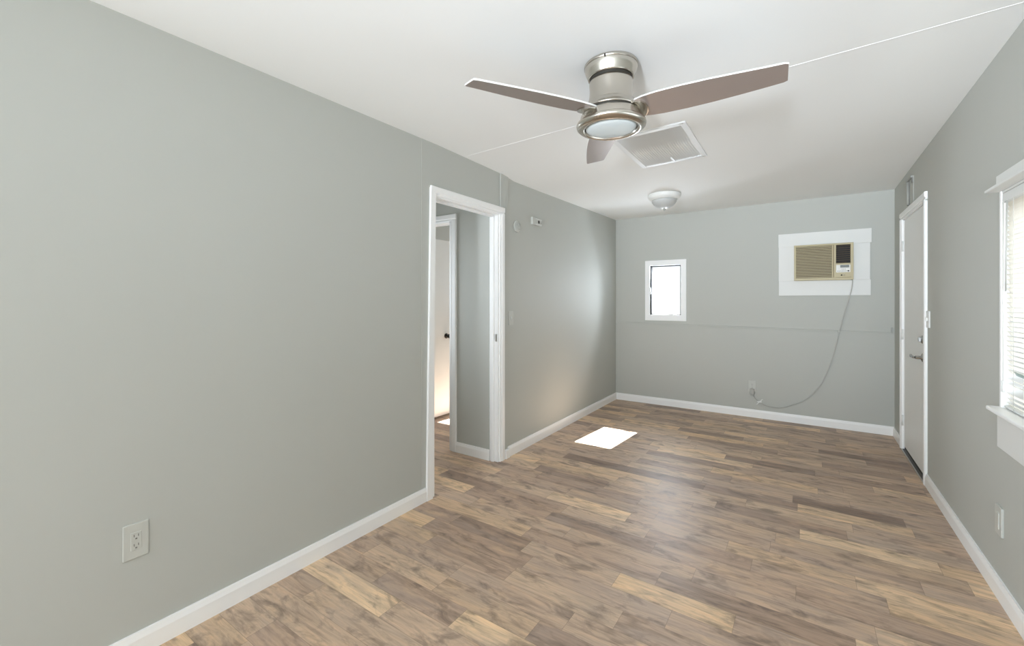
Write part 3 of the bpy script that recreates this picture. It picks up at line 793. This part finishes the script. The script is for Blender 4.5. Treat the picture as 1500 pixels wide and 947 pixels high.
o2 = wallplate('wall_outlet', 'pale outlet on the far wall with the grey plug in it', 'outlet', BW, -0.506, 0.352, 0.074, 0.130)
receptacle(o2, BW, -0.506, 0.352)
o3 = wallplate('wall_outlet', 'pale covered outlet low on the right wall under the window', 'outlet', RW, 2.80, 0.345, 0.078, 0.128, th=0.009)
MB().box((2.783, 0.007, 0.31), (2.817, 0.0125, 0.38), RW, 0.002).build('receptacle', 'plate', o3)
s1 = wallplate('light_switch', 'pale light switch on the left wall past the doorway', 'switch', LW, 3.045, 1.17, 0.072, 0.118)
MB().box((3.04, 0.004, 1.158), (3.05, 0.016, 1.182), LW, 0.002).build('toggle', 'plate', s1)
s2 = wallplate('light_switch', 'white light switch on the right wall beside the door', 'switch', RW, 4.155, 1.187, 0.074, 0.118, m='whiteplate', th=0.008)
MB().box((4.150, 0.006, 1.175), (4.160, 0.018, 1.199), RW, 0.002).build('toggle', 'whiteplate', s2)

# round painted-over fixture and little junction box high on the left wall
rd = thing('wall_sensor', 'round grey painted sensor high on the left wall past the doorway', 'sensor', LW(3.14, 0, 1.94))
LS = lambda a, b_, c: LW(3.14 + a, c, 1.965 + b_)
MB().lathe([(0, 0), (0.052, 0), (0.052, 0.008), (0.046, 0.014), (0.030, 0.017), (0, 0.018)], (0, 0, 0), 32, LS).build('sensor_body', 'wall', rd)
MB().lathe([(0, 0.016), (0.012, 0.016), (0.011, 0.021), (0, 0.022)], (0.012, 0.012, 0), 16, LS).build('test_button', 'gritgrey', rd)
MB().box((0.002, -0.028, 0.014), (0.03, -0.022, 0.019), LS).build('sensor_slot', 'gritgrey', rd)
jb = thing('junction_box', 'small rectangular cable box with a dark hole high on the left wall', 'cable box', LW(3.46, 0, 2.02))
MB().box((3.375, 0, 2.018), (3.545, 0.022, 2.086), LW, 0.003).build('box_body', 'plate', jb)
JB = lambda a, b_, c: LW(3.487 + a, 0.0215 + c, 2.052 + b_)
MB().lathe([(0, 0), (0.016, 0), (0.016, 0.0012), (0, 0.0012)], (0, 0, 0), 20, JB).build('cable_hole', 'dark', jb)
MB().lathe([(0, 0), (0.006, 0), (0.006, 0.0015), (0, 0.0015)], (0.036, -0.004, 0), 12, JB).build('screw', 'slot', jb)
b = MB(); b.box((3.43, 0.021, 2.026), (3.54, 0.0225, 2.030), LW); b.box((3.43, 0.021, 2.074), (3.54, 0.0225, 2.078), LW); b.build('cover_rim', 'whiteplate', jb)

# door chime above the entrance door
ch = thing('door_chime', 'grey painted door chime box on the wall above the entrance door', 'door chime', RW(4.76, 0, 2.12))
MB().box((4.665, 0, 2.11), (4.87, 0.005, 2.325), RW, 0.002).build('back_plate', 'wall', ch)
MB().box((4.668, 0.005, 2.308), (4.868, 0.022, 2.323), RW, 0.002).build('top_cover', 'gritgrey', ch)
MB().box((4.668, 0.005, 2.265), (4.690, 0.012, 2.310), RW, 0.002).build('dark_tab', 'chime', ch)
MB().box((4.846, 0.005, 2.112), (4.866, 0.014, 2.308), RW, 0.002).build('side_rail', 'chime', ch)
MB().box((4.795, 0.005, 2.112), (4.806, 0.012, 2.308), RW, 0.002).build('side_rail', 'chime', ch)
b = MB(); b.lathe([(0, 0), (0.009, 0), (0.009, 0.185), (0, 0.185)], (0, 0, 0), 14, lambda a, b_, c: RW(4.828 + a, 0.013 + b_, 2.118 + c))
b.build('chime_tube', 'gritgrey', ch)
for zz in (2.14, 2.215, 2.285):
    MB().box((4.848, 0.0135, zz - 0.012), (4.864, 0.016, zz + 0.012), RW).build('slot', 'slot', ch)

# ------------------------------------------------------------------ mini blind in the right window
bl = thing('window_blind', 'cream mini blind hanging in the right wall window', 'blind', RW(1.93, -0.03, WRZ0 + 0.01))
MB().box((WR0 + 0.02, -0.036, WRZ1 - 0.052), (WR1 - 0.018, 0.000, WRZ1 - 0.012), RW, 0.002).build('headrail', 'board', bl)
ns, zlo, zhi = 43, WRZ0 + 0.024, WRZ1 - 0.066
def slat(z, tilt, s1, m='slat', sag=0.0, s0=WR0 + 0.03):
    t = bmesh.new(); n = 10; rows = []
    for j in range(n + 1):
        s = s0 + (s1 - s0) * j / n
        dzs = sag * ((j / n) ** 3)
        row = []
        for k, (a, h) in enumerate(((-0.0125, -0.001), (-0.006, 0.0012), (0.0, 0.002), (0.006, 0.0012), (0.0125, -0.001))):
            row.append(t.verts.new((s, -0.017 + a * math.cos(tilt), z + h + a * math.sin(tilt) + dzs)))
        rows.append(row)
    for A, B_ in zip(rows, rows[1:]):
        for i in range(4):
            f = t.faces.new([A[i], A[i + 1], B_[i + 1], B_[i]]); f.smooth = True
    b = MB(); b._merge(t, RW)
    return b.build('slat', m, bl)
for k in range(ns):
    z = zlo + (zhi - zlo) * k / (ns - 1)
    if k in (3, 6):
        slat(z, math.radians(58), WR1 - (0.085 if k == 6 else 0.19), 'slatblue', 0.02)
    elif k in (4, 5):
        slat(z + 0.004, math.radians(30), WR1 - 0.03)
    else:
        slat(z, math.radians(52 + random.uniform(-2, 2)), WR1 - 0.019)
MB().box((WR0 + 0.03, -0.029, WRZ0 + 0.008), (WR1 - 0.022, -0.005, WRZ0 + 0.018), RW, 0.002).build('bottom_rail', 'board', bl)
for s in (WR1 - 0.13, WR1 - 0.60, WR0 + 0.60, WR0 + 0.13):
    b = MB()
    b.tube([RW(s, -0.003, WRZ0 + 0.01), RW(s, -0.003, WRZ1 - 0.05)], 0.0009, 6, sub=1)
    b.tube([RW(s, -0.031, WRZ0 + 0.01), RW(s, -0.031, WRZ1 - 0.05)], 0.0009, 6, sub=1)
    b.build('ladder_cord', 'bcord', bl)
b = MB(); b.tube([RW(WR1 - 0.075, 0.001, WRZ1 - 0.05), RW(WR1 - 0.065, 0.002, 1.36)], 0.003, 8, sub=1)
b.build('tilt_wand', 'cord', bl)
b = MB(); b.tube([RW(WR1 - 0.035, 0.001, WRZ1 - 0.05), RW(WR1 - 0.032, 0.001, 0.95)], 0.0014, 8, sub=1)
b.lathe([(0, -0.05), (0.005, -0.05), (0.004, 0), (0, 0)], RW(WR1 - 0.032, 0.001, 0.97), 10)
b.build('pull_cord', 'board', bl)
